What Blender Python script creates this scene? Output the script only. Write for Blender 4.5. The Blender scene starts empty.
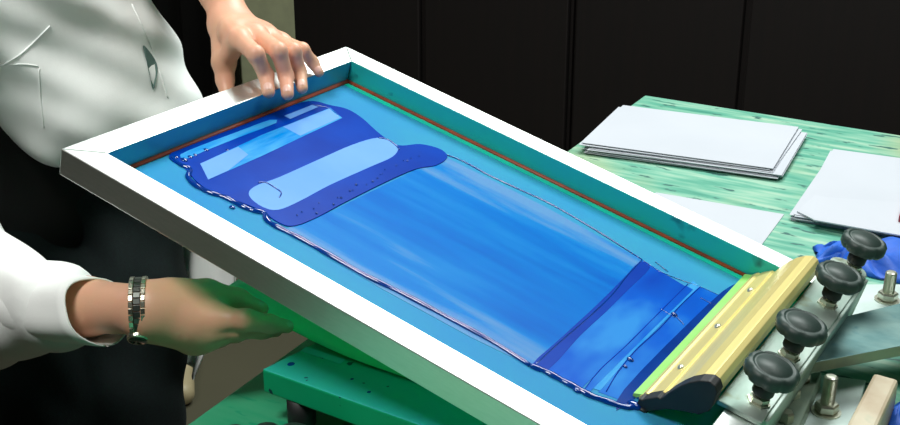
import bpy, bmesh, math, random
import numpy as np
from mathutils import Vector, Matrix
random.seed(4); rng = np.random.default_rng(4)
C = bpy.context.scene.collection
PI = math.pi

# ------------------------------------------------------------------ camera geometry (metres, floor z = 0)
F = 1248.6; PITCH = 0.3782; YAW = 0.5462
CAM = np.array([0, 0, 1.54])
_r = np.array([math.cos(YAW), math.sin(YAW), 0]); _h = np.array([-math.sin(YAW), math.cos(YAW), 0]); _z = np.array([0, 0, 1.])
_f = _h*math.cos(PITCH) - _z*math.sin(PITCH); _u = _z*math.cos(PITCH) + _h*math.sin(PITCH)
def ray(px, py): return _f + _r*(px-450)/F - _u*(py-212.5)/F
def at(px, py, d): return CAM + ray(px, py)*d                       # point at depth d
def onz(px, py, z): r = ray(px, py); return CAM + r*((z-CAM[2])/r[2])   # point on the horizontal plane z
TILT = 0.2636
FO = CAM + np.array([-0.98646579, 0.84293148, -0.41820394])          # outer near-left top corner of the screen frame
FU = np.array([math.cos(TILT), 0, -math.sin(TILT)]); FV = np.array([0, 1., 0]); FN = np.cross(FU, FV)
FW, FR, FH, FL = .5073, .0332, .0308, .735
def onf(px, py, n=0.):                                              # point on the tilted screen plane, in its own u,v
    r = ray(px, py); P0 = FO + FN*n; k = ((P0-CAM) @ FN)/(r @ FN); e = CAM + r*k - FO
    return (float(e @ FU), float(e @ FV))
def fw2(u, v, n=0.): return FO + FU*u + FV*v + FN*n
TZ = 0.85; PLZ = .912

# ------------------------------------------------------------------ materials
def mat(name, col, rough=.5, metal=0., col2=None, scale=20., stretch=(1, 1, 1), ramp=(.35, .65), bump=0., bscale=None, spec=.5, trans=None, sss=0., cols=None, detail=4., coat=0.):
    m = bpy.data.materials.new(name); m.use_nodes = True
    nt = m.node_tree; N = nt.nodes; L = nt.links; b = N['Principled BSDF']
    b.inputs['Roughness'].default_value = rough; b.inputs['Metallic'].default_value = metal
    b.inputs['Specular IOR Level'].default_value = spec
    b.inputs['Coat Weight'].default_value = coat; b.inputs['Coat Roughness'].default_value = .05
    if sss:
        b.inputs['Subsurface Weight'].default_value = sss; b.inputs['Subsurface Radius'].default_value = (.012, .004, .002); b.inputs['Subsurface Scale'].default_value = 1.
    tc = N.new('ShaderNodeTexCoord'); mp = N.new('ShaderNodeMapping'); mp.inputs['Scale'].default_value = stretch
    L.new(tc.outputs['Object'], mp.inputs['Vector'])
    nz = N.new('ShaderNodeTexNoise'); nz.inputs['Scale'].default_value = scale; nz.inputs['Detail'].default_value = detail
    L.new(mp.outputs['Vector'], nz.inputs['Vector'])
    if cols is None: cols = [(ramp[0], col), (ramp[1], col2 or tuple(c*.9 for c in col))]
    rp = N.new('ShaderNodeValToRGB'); e = rp.color_ramp.elements
    while len(e) < len(cols): e.new(.5)
    for i, (p, c) in enumerate(cols): e[i].position = p; e[i].color = (*c, 1)
    L.new(nz.outputs['Fac'], rp.inputs['Fac']); L.new(rp.outputs['Color'], b.inputs['Base Color'])
    if bump:
        n2 = N.new('ShaderNodeTexNoise'); n2.inputs['Scale'].default_value = bscale or scale*3; n2.inputs['Detail'].default_value = 3
        L.new(mp.outputs['Vector'], n2.inputs['Vector'])
        bp = N.new('ShaderNodeBump'); bp.inputs['Strength'].default_value = bump; bp.inputs['Distance'].default_value = .002
        L.new(n2.outputs['Fac'], bp.inputs['Height']); L.new(bp.outputs['Normal'], b.inputs['Normal'])
    if trans:
        out = N['Material Output']; tr = N.new('ShaderNodeBsdfTranslucent'); tr.inputs['Color'].default_value = (*trans[1], 1)
        mx = N.new('ShaderNodeMixShader'); mx.inputs['Fac'].default_value = trans[0]
        L.new(b.outputs['BSDF'], mx.inputs[1]); L.new(tr.outputs['BSDF'], mx.inputs[2]); L.new(mx.outputs['Shader'], out.inputs['Surface'])
    m['ramp'] = rp.name; m['nz'] = nz.name; m['mp'] = mp.name
    return m
def over(m, mask_scale, lo, hi, col, stretch=(1, 1, 1), off=0.):
    """stains: mixes a second colour over the ramp by its own noise"""
    nt = m.node_tree; N = nt.nodes; L = nt.links; b = N['Principled BSDF']
    src = b.inputs['Base Color'].links[0].from_socket
    tc = N.new('ShaderNodeTexCoord'); mp = N.new('ShaderNodeMapping'); mp.inputs['Scale'].default_value = stretch; mp.inputs['Location'].default_value = (off, off*.7, off)
    nz = N.new('ShaderNodeTexNoise'); nz.inputs['Scale'].default_value = mask_scale; nz.inputs['Detail'].default_value = 3
    rp = N.new('ShaderNodeValToRGB'); rp.color_ramp.elements[0].position = lo; rp.color_ramp.elements[1].position = hi
    mx = N.new('ShaderNodeMixRGB'); mx.inputs['Color2'].default_value = (*col, 1)
    L.new(tc.outputs['Object'], mp.inputs['Vector']); L.new(mp.outputs['Vector'], nz.inputs['Vector']); L.new(nz.outputs['Fac'], rp.inputs['Fac'])
    L.new(rp.outputs['Color'], mx.inputs['Fac']); L.new(src, mx.inputs['Color1']); L.new(mx.outputs['Color'], b.inputs['Base Color'])
M = {}
M['alu'] = mat('brushed_aluminium', (.93, .96, .94), .4, 1., (.88, .93, .9), 60, (1, 6, 6), bump=.05)
M['alu_in'] = mat('ink_reflection_aluminium', (.02, .5, .4), .38, .3, (.02, .46, .46), 9, (1, 1, 1)); over(M['alu_in'], 22, .64, .74, (.01, .1, .12))  # teal reflection of the ink put into the base colour; dark specks are dirt
M['alu_blue'] = mat('blue_reflection_aluminium', (.03, .3, .5), .38, .3, (.06, .42, .45), 9)  # blue mirrored from the ink, painted as base colour
M['emul'] = mat('blue_green_emulsion', (.06, .33, .92), .35, 0, (.08, .4, .84), 5, trans=(.5, (.1, 1., .5)), spec=.15)
M['emul_edge'] = mat('green_emulsion_edge', (.0, .62, .42), .4, 0, (.0, .5, .36), 20)
M['glue'] = mat('red_brown_glue', (.36, .06, .02), .5, 0, (.22, .04, .02), 40)
M['ink'] = mat('wet_blue_ink', (.0, .045, .37), .3, 0, (.0, .033, .31), 14, spec=.1, bump=.05, bscale=60)
M['ink_line'] = mat('thick_blue_ink', (.0, .03, .22), .07, 0, (.0, .04, .28), 30, spec=.8)
M['film_pale'] = mat('thin_pale_ink_film', (.12, .31, .74), .25, 0, (.16, .36, .78), 7, spec=.12)
M['film_teal'] = mat('thin_teal_ink_film', (.0, .2, .6), .25, 0, (.05, .32, .66), 14, (6, 1, 1), spec=.12)
M['film'] = mat('streaked_ink_film', (.015, .2, .74), .3, 0, None, 16, (.22, 1.8, 1), cols=[(.30, (.0, .1, .7)), (.44, (.0, .16, .78)), (.58, (.01, .22, .82)), (.74, (.16, .34, .78))], spec=.14, detail=6, trans=(.38, (.0, 1., .5)))
def thin_edges(m, v0, v1, amt):
    nt = m.node_tree; N = nt.nodes; L = nt.links; nz = N[m['nz']]; rp = N[m['ramp']]
    tc = N.new('ShaderNodeTexCoord'); sx = N.new('ShaderNodeSeparateXYZ'); L.new(tc.outputs['Object'], sx.inputs[0])
    def mth(op, a, b=None):
        n = N.new('ShaderNodeMath'); n.operation = op
        for i, q in enumerate((a, b)):
            if q is None: continue
            if isinstance(q, (int, float)): n.inputs[i].default_value = q
            else: L.new(q, n.inputs[i])
        return n.outputs[0]
    d = mth('ABSOLUTE', mth('DIVIDE', mth('SUBTRACT', sx.outputs['Y'], (v0+v1)/2), (v1-v0)/2))
    f = mth('SUBTRACT', mth('MULTIPLY', mth('POWER', d, 3.), amt), amt*.3)
    L.new(mth('ADD', nz.outputs['Fac'], f), rp.inputs['Fac'])
thin_edges(M['film'], onf(400, 293, -FH)[1], onf(545, 207, -FH)[1], .32)
M['film_deep'] = mat('deep_ink_film', (.0, .1, .66), .28, 0, None, 9, (1.2, .5, 1), cols=[(.38, (.0, .045, .46)), (.52, (.0, .1, .62)), (.66, (.03, .26, .74))], spec=.12, trans=(.2, (.0, .8, .5)))
M['gold'] = mat('anodised_gold_aluminium', (.84, .71, .27), .36, .4, (.78, .66, .26), 30, (6, .3, 6), spec=.5)
M['blade'] = mat('green_rubber_blade', (.25, .62, .12), .4, 0, (.3, .68, .18), 20)
M['black_rubber'] = mat('black_rubber', (.006, .008, .008), .55, 0, (.01, .012, .012), 40)
M['blackplastic'] = mat('black_green_plastic', (.016, .034, .028), .5, 0, (.026, .055, .045), 40, bump=.1)
M['zinc'] = mat('zinc_plated_steel', (.72, .74, .62), .3, .85, (.6, .62, .5), 40, bump=.1)
M['plate'] = mat('scratched_pale_steel', (.5, .6, .54), .42, .6, (.3, .42, .36), 25, (1, .3, 1), bump=.15); over(M['plate'], 30, .6, .68, (.25, .3, .2))
M['plate_light'] = mat('pale_blue_steel_plate', (.62, .74, .72), .4, .3, (.5, .62, .58), 18)
M['steel'] = mat('blue_grey_mottled_steel', (.09, .2, .2), .4, .5, (.18, .3, .28), 26, (.6, 1, 1), bump=.15); over(M['steel'], 60, .6, .72, (.08, .2, .22))
M['steel_side'] = mat('pale_steel_edge', (.3, .38, .28), .42, .5, (.24, .32, .25), 30)
M['beige'] = mat('beige_painted_steel', (.4, .31, .2), .5, 0, (.55, .5, .36), 15); over(M['beige'], 30, .6, .75, (.4, .42, .3))
M['paper'] = mat('white_paper', (.52, .55, .6), .75, 0, (.49, .52, .57), 4)
M['sheet'] = mat('thin_green_lit_sheet', (.25, .92, .6), .7, 0, (.22, .88, .55), 5, trans=(.35, (.2, .9, .5)))  # white paper with the green light from the mesh put into its colour
M['cloth_blue'] = mat('blue_wipe_cloth', (.01, .14, .68), .6, 0, (.01, .09, .5), 25, bump=.3)
M['platen'] = mat('green_painted_metal', (.0, .38, .17), .4, 0, (.0, .33, .14), 14); over(M['platen'], 55, .67, .69, (.0, .02, .04))
M['platen_top'] = mat('teal_painted_metal_top', (.02, .42, .34), .42, 0, (.02, .38, .42), 8); over(M['platen_top'], 45, .68, .7, (.0, .03, .06))
M['tape'] = mat('pale_blue_tape', (.12, .5, .55), .5, 0, (.1, .42, .52), 20)
M['table'] = mat('stained_green_wood', (.1, .45, .3), .55, 0, None, 26, (.3, 2.2, 1), cols=[(.25, (.03, .23, .16)), (.42, (.09, .36, .25)), (.55, (.2, .46, .33)), (.72, (.38, .56, .42))], bump=.15, bscale=30, detail=8)
over(M['table'], 3.2, .56, .72, (.34, .42, .22)); over(M['table'], 5, .64, .74, (.42, .3, .14), off=3); over(M['table'], 45, .62, .66, (.02, .12, .1), (.5, 1.6, 1), off=7)
M['skin'] = mat('skin', (.72, .42, .27), .45, 0, (.76, .39, .26), 25, sss=.12, bump=.08, bscale=350)
M['nail'] = mat('nail', (.85, .52, .42), .25, 0, (.85, .56, .46), 20)
M['coat'] = mat('white_cotton', (.93, .96, .94), .85, 0, (.9, .94, .92), 3, bump=.05, bscale=400)
M['pocket'] = mat('grey_green_lining', (.12, .2, .18), .9)
M['jeans'] = mat('dark_denim', (.0012, .007, .008), .9, 0, (.002, .012, .012), 260, bump=.3, bscale=900)
M['hair'] = mat('dark_hair', (.03, .018, .01), .5)
M['shoe'] = mat('beige_leather', (.45, .38, .22), .5)
M['floor'] = mat('olive_grey_floor', (.085, .08, .046), .6, 0, (.07, .066, .038), 2)
M['wall_black'] = mat('black_wall', (.004, .004, .004), .9)
M['wall_pale'] = mat('pale_green_wall', (.8, .88, .55), .8)
M['brown'] = mat('dark_brown_wood', (.003, .0013, .001), .7, 0, (.005, .002, .0014), 8, (6, 6, .3))
M['watch'] = mat('watch_steel', (.62, .62, .5), .25, .95)
M['watch_dark'] = mat('watch_dark_links', (.1, .11, .1), .35, .8)
M['glass'] = mat('watch_dial', (.03, .05, .04), .08, 0)
M['red'] = mat('dark_red_card', (.3, .03, .05), .6)

for k_ in ('ink', 'film', 'film_pale', 'film_teal', 'film_deep', 'emul'): M[k_].node_tree.nodes['Principled BSDF'].inputs['IOR'].default_value = 1.25
# ------------------------------------------------------------------ helpers
def tag(o, label=None, cat=None, group=None, kind=None):
    if label: o['label'] = label
    if cat: o['category'] = cat
    if group: o['group'] = group
    if kind: o['kind'] = kind
    return o
def empty(name, loc=(0, 0, 0), rot=(0, 0, 0), **k):
    o = bpy.data.objects.new(name, None); o.empty_display_size = .05; o.location = Vector([float(a) for a in loc]); o.rotation_euler = rot; C.objects.link(o); return tag(o, **k)
def link(name, me, m, parent=None, smooth=False, bevel=0, loc=None, rot=None, **k):
    ms = m if isinstance(m, (list, tuple)) else [m]
    for q in ms: me.materials.append(q)
    if smooth:
        for p in me.polygons: p.use_smooth = True
    o = bpy.data.objects.new(name, me); C.objects.link(o)
    if parent: o.parent = parent
    if loc is not None: o.location = Vector([float(a) for a in loc])
    if rot is not None: o.rotation_euler = rot
    if bevel:
        b = o.modifiers.new('b', 'BEVEL'); b.width = bevel; b.segments = 2; b.limit_method = 'ANGLE'; b.angle_limit = math.radians(35)
    return tag(o, **k)
def bm_obj(name, bm, m, parent=None, **k):
    bmesh.ops.recalc_face_normals(bm, faces=bm.faces)
    me = bpy.data.meshes.new(name); bm.to_mesh(me); bm.free(); return link(name, me, m, parent, **k)
def box(bm, x0, x1, y0, y1, z0, z1, mi=0):
    v = [bm.verts.new((x, y, z)) for x in (x0, x1) for y in (y0, y1) for z in (z0, z1)]
    for f in ((0, 1, 3, 2), (4, 6, 7, 5), (0, 4, 5, 1), (2, 3, 7, 6), (0, 2, 6, 4), (1, 5, 7, 3)):
        bm.faces.new([v[i] for i in f]).material_index = mi
def prism(bm, pts, z0, z1, mi=0, top_mi=None):
    """vertical prism over a 2-D polygon"""
    a = [bm.verts.new((p[0], p[1], z0)) for p in pts]; b = [bm.verts.new((p[0], p[1], z1)) for p in pts]
    n = len(pts)
    bm.faces.new(a[::-1]).material_index = mi; f = bm.faces.new(b); f.material_index = mi if top_mi is None else top_mi
    for i in range(n): bm.faces.new((a[i], a[(i+1) % n], b[(i+1) % n], b[i])).material_index = mi
def lathe(bm, prof, seg=32, lobes=0, amp=0., lobe_rng=None):
    rings = []
    for j, (r, z) in enumerate(prof):
        ring = []
        for i in range(seg):
            a = 2*PI*i/seg; rr = r
            if lobes and lobe_rng and lobe_rng[0] <= j <= lobe_rng[1]: rr = r - amp*max(0, math.cos(a*lobes))**2
            ring.append(bm.verts.new((rr*math.cos(a), rr*math.sin(a), z)))
        rings.append(ring)
    for A, B in zip(rings, rings[1:]):
        for i in range(seg): bm.faces.new((A[i], A[(i+1) % seg], B[(i+1) % seg], B[i]))
    bm.faces.new(rings[0][::-1]); bm.faces.new(rings[-1])
def extr_v(bm, prof, v0, v1, caps=True):
    """closed profile in (u,n) extruded along v"""
    a = [bm.verts.new((p[0], v0, p[1])) for p in prof]; b = [bm.verts.new((p[0], v1, p[1])) for p in prof]; n = len(prof)
    for i in range(n): bm.faces.new((a[i], a[(i+1) % n], b[(i+1) % n], b[i]))
    if caps: bm.faces.new(a[::-1]); bm.faces.new(b)
def crom(pts, n=6, closed=True):
    P = [np.array(p, float) for p in pts]; out = []; N = len(P)
    rg = range(N) if closed else range(N-1)
    for i in rg:
        if closed: p0, p1, p2, p3 = P[i-1], P[i], P[(i+1) % N], P[(i+2) % N]
        else: p0, p1, p2, p3 = P[max(i-1, 0)], P[i], P[i+1], P[min(i+2, N-1)]
        for k in range(n):
            t = k/n; out.append(.5*((2*p1)+(-p0+p2)*t+(2*p0-5*p1+4*p2-p3)*t*t+(-p0+3*p1-3*p2+p3)*t**3))
    if not closed: out.append(P[-1])
    return out
def tube(bm, pts, rad, seg=8, flat=1.0, up=(0, 0, 1)):
    pts = [Vector(p) for p in pts]; rings = []; up = Vector(up)
    for i, p in enumerate(pts):
        d = (pts[min(i+1, len(pts)-1)]-pts[max(i-1, 0)]).normalized(); s = d.cross(up).normalized(); t = s.cross(d)
        r = rad[i] if hasattr(rad, '__len__') else rad
        rings.append([bm.verts.new(p+s*math.cos(2*PI*k/seg)*r+t*math.sin(2*PI*k/seg)*r*flat) for k in range(seg)])
    for A, B in zip(rings, rings[1:]):
        for k in range(seg): bm.faces.new((A[k], A[(k+1) % seg], B[(k+1) % seg], B[k]))
    bm.faces.new(rings[0][::-1]); bm.faces.new(rings[-1])

# ---- organic shapes: smooth union of tapered capsules, polygonised into ONE continuous surface
def sdf_eval(X, prims, k):
    d = None
    for pr in prims:
        a, b, ra, rb = (np.array(pr[0], float), np.array(pr[1], float), pr[2], pr[3]); sc = pr[4] if len(pr) > 4 else None
        kk = pr[5] if len(pr) > 5 else k
        ba = b-a; L2 = max(ba@ba, 1e-12)
        h = np.clip(((X-a)@ba)/L2, 0, 1)
        q = X-a-h[..., None]*ba
        if sc is not None:                       # flattened capsule: (direction, factor)
            n = np.array(sc[0], float); n /= np.linalg.norm(n); c = q@n; q = q+n*(c*(1/sc[1]-1))[..., None]
        di = np.sqrt((q*q).sum(-1))-(ra+(rb-ra)*h)
        if sc is not None and sc[1] < 1: di = di*sc[1]**.5
        if d is None: d = di
        else:
            hh = np.maximum(kk-np.abs(d-di), 0)/kk; d = np.minimum(d, di)-hh*hh*kk*.25
    return d
def surf_net(fn, lo, hi, vox):
    lo = np.array(lo, float); n = np.ceil((np.array(hi)-lo)/vox).astype(int)+1
    ax = [lo[i]+np.arange(n[i])*vox for i in range(3)]
    D = np.empty(n, np.float32)
    Y, Z = np.meshgrid(ax[1], ax[2], indexing='ij')
    for i0 in range(0, n[0], 16):
        xs = ax[0][i0:i0+16]; X = np.empty((len(xs), n[1], n[2], 3)); X[..., 0] = xs[:, None, None]; X[..., 1] = Y; X[..., 2] = Z
        D[i0:i0+16] = fn(X)
    S = D < 0
    c = np.zeros(n-1, np.float32); pos = np.zeros((*(n-1), 3), np.float32)
    offs = [(i, j, k) for i in (0, 1) for j in (0, 1) for k in (0, 1)]
    def sl(o): return tuple(slice(o[a], n[a]-1+o[a]) for a in range(3))
    for o in offs:
        for a in range(3):
            if o[a]: continue
            p = list(o); p[a] = 1
            A = D[sl(o)]; B = D[sl(p)]; m = (A < 0) != (B < 0)
            t = np.where(m, A/np.where(m, A-B, 1), 0)
            for q in range(3):
                pos[..., q] += np.where(m, o[q]+(t if q == a else 0), 0)
            c += m
    act = c > 0; idx = -np.ones(n-1, int); idx[act] = np.arange(act.sum())
    base = np.stack(np.nonzero(act), -1)
    V = lo+(base+pos[act]/c[act][:, None])*vox
    faces = []
    for a in range(3):
        b_, c_ = (a+1) % 3, (a+2) % 3
        s0 = [slice(1, n[i]-1) for i in range(3)]; s1 = list(s0); s0[a] = slice(0, n[a]-1); s1[a] = slice(1, n[a])
        A = S[tuple(s0)]; B = S[tuple(s1)]
        for flip, mk in ((False, A & ~B), (True, ~A & B)):
            e = np.stack(np.nonzero(mk), -1)
            if not len(e): continue
            e = e+1; e[:, a] -= 1
            def g(db, dc):
                q = e.copy(); q[:, b_] -= db; q[:, c_] -= dc; return idx[q[:, 0], q[:, 1], q[:, 2]]
            quad = np.stack([g(1, 1), g(0, 1), g(0, 0), g(1, 0)], -1)
            faces.append(quad[:, ::-1] if flip else quad)
    return V, np.concatenate(faces)
def organic(prims, vox, k, disp=None, pad=.02):
    P = np.array([np.minimum(np.array(p[0])-p[2], np.array(p[1])-p[3]) for p in prims]).min(0)-pad
    Q = np.array([np.maximum(np.array(p[0])+p[2], np.array(p[1])+p[3]) for p in prims]).max(0)+pad
    fn = (lambda X: sdf_eval(X, prims, k)+disp(X)) if disp else (lambda X: sdf_eval(X, prims, k))
    return surf_net(fn, P, Q, vox)
def raw_mesh(name, parts):
    """parts: list of (V, faces, material index) joined in one mesh"""
    me = bpy.data.meshes.new(name); vs = []; fs = []; mi = []; o = 0
    for V, Fc, i in parts:
        vs.append(np.asarray(V)); fs += (np.asarray(Fc)+o).tolist(); mi += [i]*len(Fc); o += len(V)
    me.from_pydata(np.concatenate(vs).tolist(), [], fs); me.polygons.foreach_set('material_index', mi); me.update()
    return me

# ------------------------------------------------------------------ the setting
bm = bmesh.new(); box(bm, -6, 3, -1.6, 3.42, -.1, 0); bm_obj('floor', bm, M['floor'], kind='structure')
bm = bmesh.new(); box(bm, -6, 3, 3.42, 3.52, 0, 3.4); bm_obj('wall_back', bm, M['wall_pale'], kind='structure')
bm = bmesh.new(); box(bm, -6.1, -6, -1.6, 3.52, 0, 3.4); bm_obj('wall_left', bm, M['wall_black'], kind='structure')
bm = bmesh.new(); box(bm, 3, 3.1, -1.6, 3.52, 0, 3.4); bm_obj('wall_right', bm, M['wall_black'], kind='structure')
bm = bmesh.new(); box(bm, -6, 3, -1.7, -1.6, 0, 3.4); bm_obj('wall_front', bm, M['wall_black'], kind='structure')
bm = bmesh.new(); box(bm, -6, 3, -1.6, 3.42, 3.4, 3.5); bm_obj('ceiling', bm, M['wall_black'], kind='structure')
# points where the seen pale strip of wall begins and ends
def on_y(px, py, y): r = ray(px, py); return CAM + r*((y-CAM[1])/r[1])
xa = on_y(257, 20, 3.35)[0]; xb = on_y(295, 20, 3.1)[0]
t = empty('curtain', (xa-1.13, 3.35, 0), label='black curtain hanging to the floor behind the person, left of the pale wall strip', cat='curtain')
bm = bmesh.new(); n = 120; x0, x1 = -1.2, 1.0
A = [[bm.verts.new((x0+(x1-x0)*i/n, .035*math.sin(i*.9)+y, z)) for i in range(n+1)] for (y, z) in ((-.01, .02), (-.01, 2.9), (.01, 2.9), (.01, .02))]
for r in range(4):
    for i in range(n): bm.faces.new((A[r][i], A[r][i+1], A[(r+1) % 4][i+1], A[(r+1) % 4][i]))
for i in (0, n): bm.faces.new([A[r][i] for r in range(4)])
bm_obj('cloth', bm, M['wall_black'], t, smooth=True)
bm = bmesh.new(); tube(bm, [(x0-.05, 0, 2.92), (x1+.03, 0, 2.92)], .018, 12); bm_obj('rail', bm, M['brown'], t, smooth=True)
# tall dark cupboards in a row along the back wall
WC = .98
for i in range(4):
    x = xb+.0+i*(WC+.004)
    t = empty('cupboard', (x, 3.1, 0), label=('tall dark brown cupboard on the back wall, edge beside the pale wall strip' if i == 0 else ['', 'second tall dark brown cupboard on the back wall, counted from the pale strip', 'dark brown cupboard on the back wall behind the papers, third from the pale strip', 'dark brown cupboard at the far right end of the back wall row'][i]), cat='cupboard', group='dark cupboards along the back wall')
    bm = bmesh.new(); box(bm, 0, WC, 0, .29, .0, 2.5); bm_obj('body', bm, M['brown'], t, bevel=.004)
    for k in (0, 1):
        bm = bmesh.new(); box(bm, .012+k*WC/2, WC/2-.008+k*WC/2, -.02, -.001, .08, 2.46); d = bm_obj('door', bm, M['brown'], t, bevel=.004)
        bm = bmesh.new(); hx = WC/2-.05+k*.1; tube(bm, [(hx, -.045, 1.0), (hx, -.045, 1.16)], .006, 8); bm_obj('handle', bm, M['brown'], d)

# ------------------------------------------------------------------ table
cA = onz(645, 95, TZ); cB = onz(200, 415, TZ); cC = onz(900, 135, TZ)
dl = (cB-cA)/np.linalg.norm(cB-cA); df = (cC-cA)/np.linalg.norm(cC-cA)
p0 = cA[:2]; p1 = (cA+dl*1.95)[:2]; p3 = (cA+df*1.5)[:2]; p2 = (cA+df*1.5+dl*1.95)[:2]
t = empty('work_table', (cA[0]+.7, cA[1]-1., 0), label='green stained wooden work table with ink smears under the screen and papers', cat='table')
off = np.array([cA[0]+.7, cA[1]-1.])
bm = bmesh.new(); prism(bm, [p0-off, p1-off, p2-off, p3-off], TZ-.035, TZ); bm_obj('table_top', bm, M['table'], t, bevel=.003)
for a in (p0, p1, p2, p3):
    c = (a-off)*.92; bm = bmesh.new(); box(bm, c[0]-.03, c[0]+.03, c[1]-.03, c[1]+.03, 0, TZ-.035); bm_obj('leg', bm, M['brown'], t, bevel=.003)

# green light of the mesh painted into the front left of the table top
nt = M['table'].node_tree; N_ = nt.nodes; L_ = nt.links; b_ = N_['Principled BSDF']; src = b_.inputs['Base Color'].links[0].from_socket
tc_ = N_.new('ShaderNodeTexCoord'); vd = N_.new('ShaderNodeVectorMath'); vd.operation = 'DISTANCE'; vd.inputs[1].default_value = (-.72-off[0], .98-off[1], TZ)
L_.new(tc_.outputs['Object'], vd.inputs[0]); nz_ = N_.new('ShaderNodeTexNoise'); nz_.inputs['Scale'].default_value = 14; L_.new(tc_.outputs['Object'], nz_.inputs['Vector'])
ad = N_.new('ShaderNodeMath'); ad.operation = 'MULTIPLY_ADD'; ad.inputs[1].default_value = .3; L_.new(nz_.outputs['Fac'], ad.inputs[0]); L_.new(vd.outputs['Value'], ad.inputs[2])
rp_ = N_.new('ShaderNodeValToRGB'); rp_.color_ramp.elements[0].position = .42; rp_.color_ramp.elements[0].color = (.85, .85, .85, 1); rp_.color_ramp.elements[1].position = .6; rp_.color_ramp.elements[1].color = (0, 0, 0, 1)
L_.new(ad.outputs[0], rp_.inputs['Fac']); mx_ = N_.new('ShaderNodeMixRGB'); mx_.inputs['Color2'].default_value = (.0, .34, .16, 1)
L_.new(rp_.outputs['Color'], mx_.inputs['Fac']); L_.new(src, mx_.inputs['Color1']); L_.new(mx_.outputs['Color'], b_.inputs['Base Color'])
# ------------------------------------------------------------------ papers
def sheet_mesh(name, W_, H_, th, curl, seed, nx=14, ny=10):
    r = random.Random(seed); ph = r.random()*6; bm = bmesh.new(); g = []
    for s in (0, 1):
        g.append([[bm.verts.new((W_*(i/nx-.5), H_*(j/ny-.5), s*th + curl*((abs(i/nx-.5)*2)**3*.5+(abs(j/ny-.5)*2)**3*.5)*(1+.5*math.sin(ph+i*.4)))) for j in range(ny+1)] for i in range(nx+1)])
    for i in range(nx):
        for j in range(ny):
            bm.faces.new([g[1][i][j], g[1][i+1][j], g[1][i+1][j+1], g[1][i][j+1]]); bm.faces.new([g[0][i][j], g[0][i][j+1], g[0][i+1][j+1], g[0][i+1][j]])
    for i in range(nx):
        for j in (0, ny): bm.faces.new([g[0][i][j], g[0][i+1][j], g[1][i+1][j], g[1][i][j]])
    for j in range(ny):
        for i in (0, nx): bm.faces.new([g[0][i][j], g[0][i][j+1], g[1][i][j+1], g[1][i][j]])
    bmesh.ops.recalc_face_normals(bm, faces=bm.faces); me = bpy.data.meshes.new(name); bm.to_mesh(me); bm.free()
    me.materials.append(M['paper'])
    for p in me.polygons: p.use_smooth = False
    return me
def stack(corners, n, dz, label, toplabel, group, jit, z0=TZ+.0006, W_=None, H_=None):
    q = [onz(a, b, z0+n*dz) for a, b in corners]; c = (q[0]+q[1]+q[2]+q[3])/4
    e1 = ((q[2]-q[1])+(q[3]-q[0]))/2; e2 = ((q[1]-q[0])+(q[2]-q[3]))/2
    W_ = W_ or np.linalg.norm(e1); H_ = H_ or np.linalg.norm(e2); rot = math.atan2(e1[1], e1[0])
    mes = [sheet_mesh('paper_sheet', W_, H_, dz*.55, 0, s) for s in range(2)]
    for i in range(n):
        top = i == n-1; r = random.Random(i*7+n)
        o = bpy.data.objects.new('paper_sheet', mes[i % 2]); C.objects.link(o)
        k = 0 if top else 1; sh = .012 if (n == 14 and i < 9) else 0
        o.location = (c[0]+sh+k*r.uniform(-jit, jit), c[1]-sh*.3+k*r.uniform(-jit, jit), z0+i*dz); o.rotation_euler = (0, 0, rot+k*r.uniform(-.03, .03))
        tag(o, toplabel if top else label, 'paper', group)
    return c, rot
stack([(583, 141), (622, 106), (796, 125), (776, 170)], 14, .00125, 'white paper sheet under the top one in the wide pile near the back table corner', 'topmost white sheet of the wide paper pile near the back table corner', 'sheets of the wide pile at the back', .006)
c2, r2 = stack([(791, 212), (836, 150), (925, 160), (905, 233)], 9, .0012, 'white paper sheet lower in the pile at the right picture edge', 'full size white sheet on the pile at the right picture edge, under two strips', 'sheets of the pile at the right', .006)
zt = TZ+.0006+9*.0012
for k, (cs, lb) in enumerate([([(797, 212), (815, 196), (832, 199), (817, 222)], 'small white paper piece at the left front corner of the right pile'), ([(813, 222), (818, 199), (905, 205), (902, 238)], 'narrow white paper strip across the front of the right pile')]):
    q = [onz(a, b, zt+.0004) for a, b in cs]; bm = bmesh.new(); z = zt+.0003+k*.0022; prism(bm, [p[:2]-q[0][:2] for p in q], 0, .0018)
    bm_obj('paper_strip', bm, M['paper'], loc=(q[0][0], q[0][1], z), label=lb, cat='paper')
stack([(610, 235), (655, 194.5), (783, 211), (748, 268)], 1, .001, '', 'single pale sheet lying alone on the table beside the right rail of the screen', None, 0)
bm = bmesh.new(); q = [onz(*a, TZ+.003) for a in ((897, 230), (904, 231), (912, 205), (905, 204))]; prism(bm, [p[:2]-q[0][:2] for p in q], 0, .024)
bm_obj('red_card_box', bm, M['red'], loc=(q[0][0], q[0][1], TZ+.001), label='dark red card edge at the right picture border beside the paper pile', cat='box')

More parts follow.
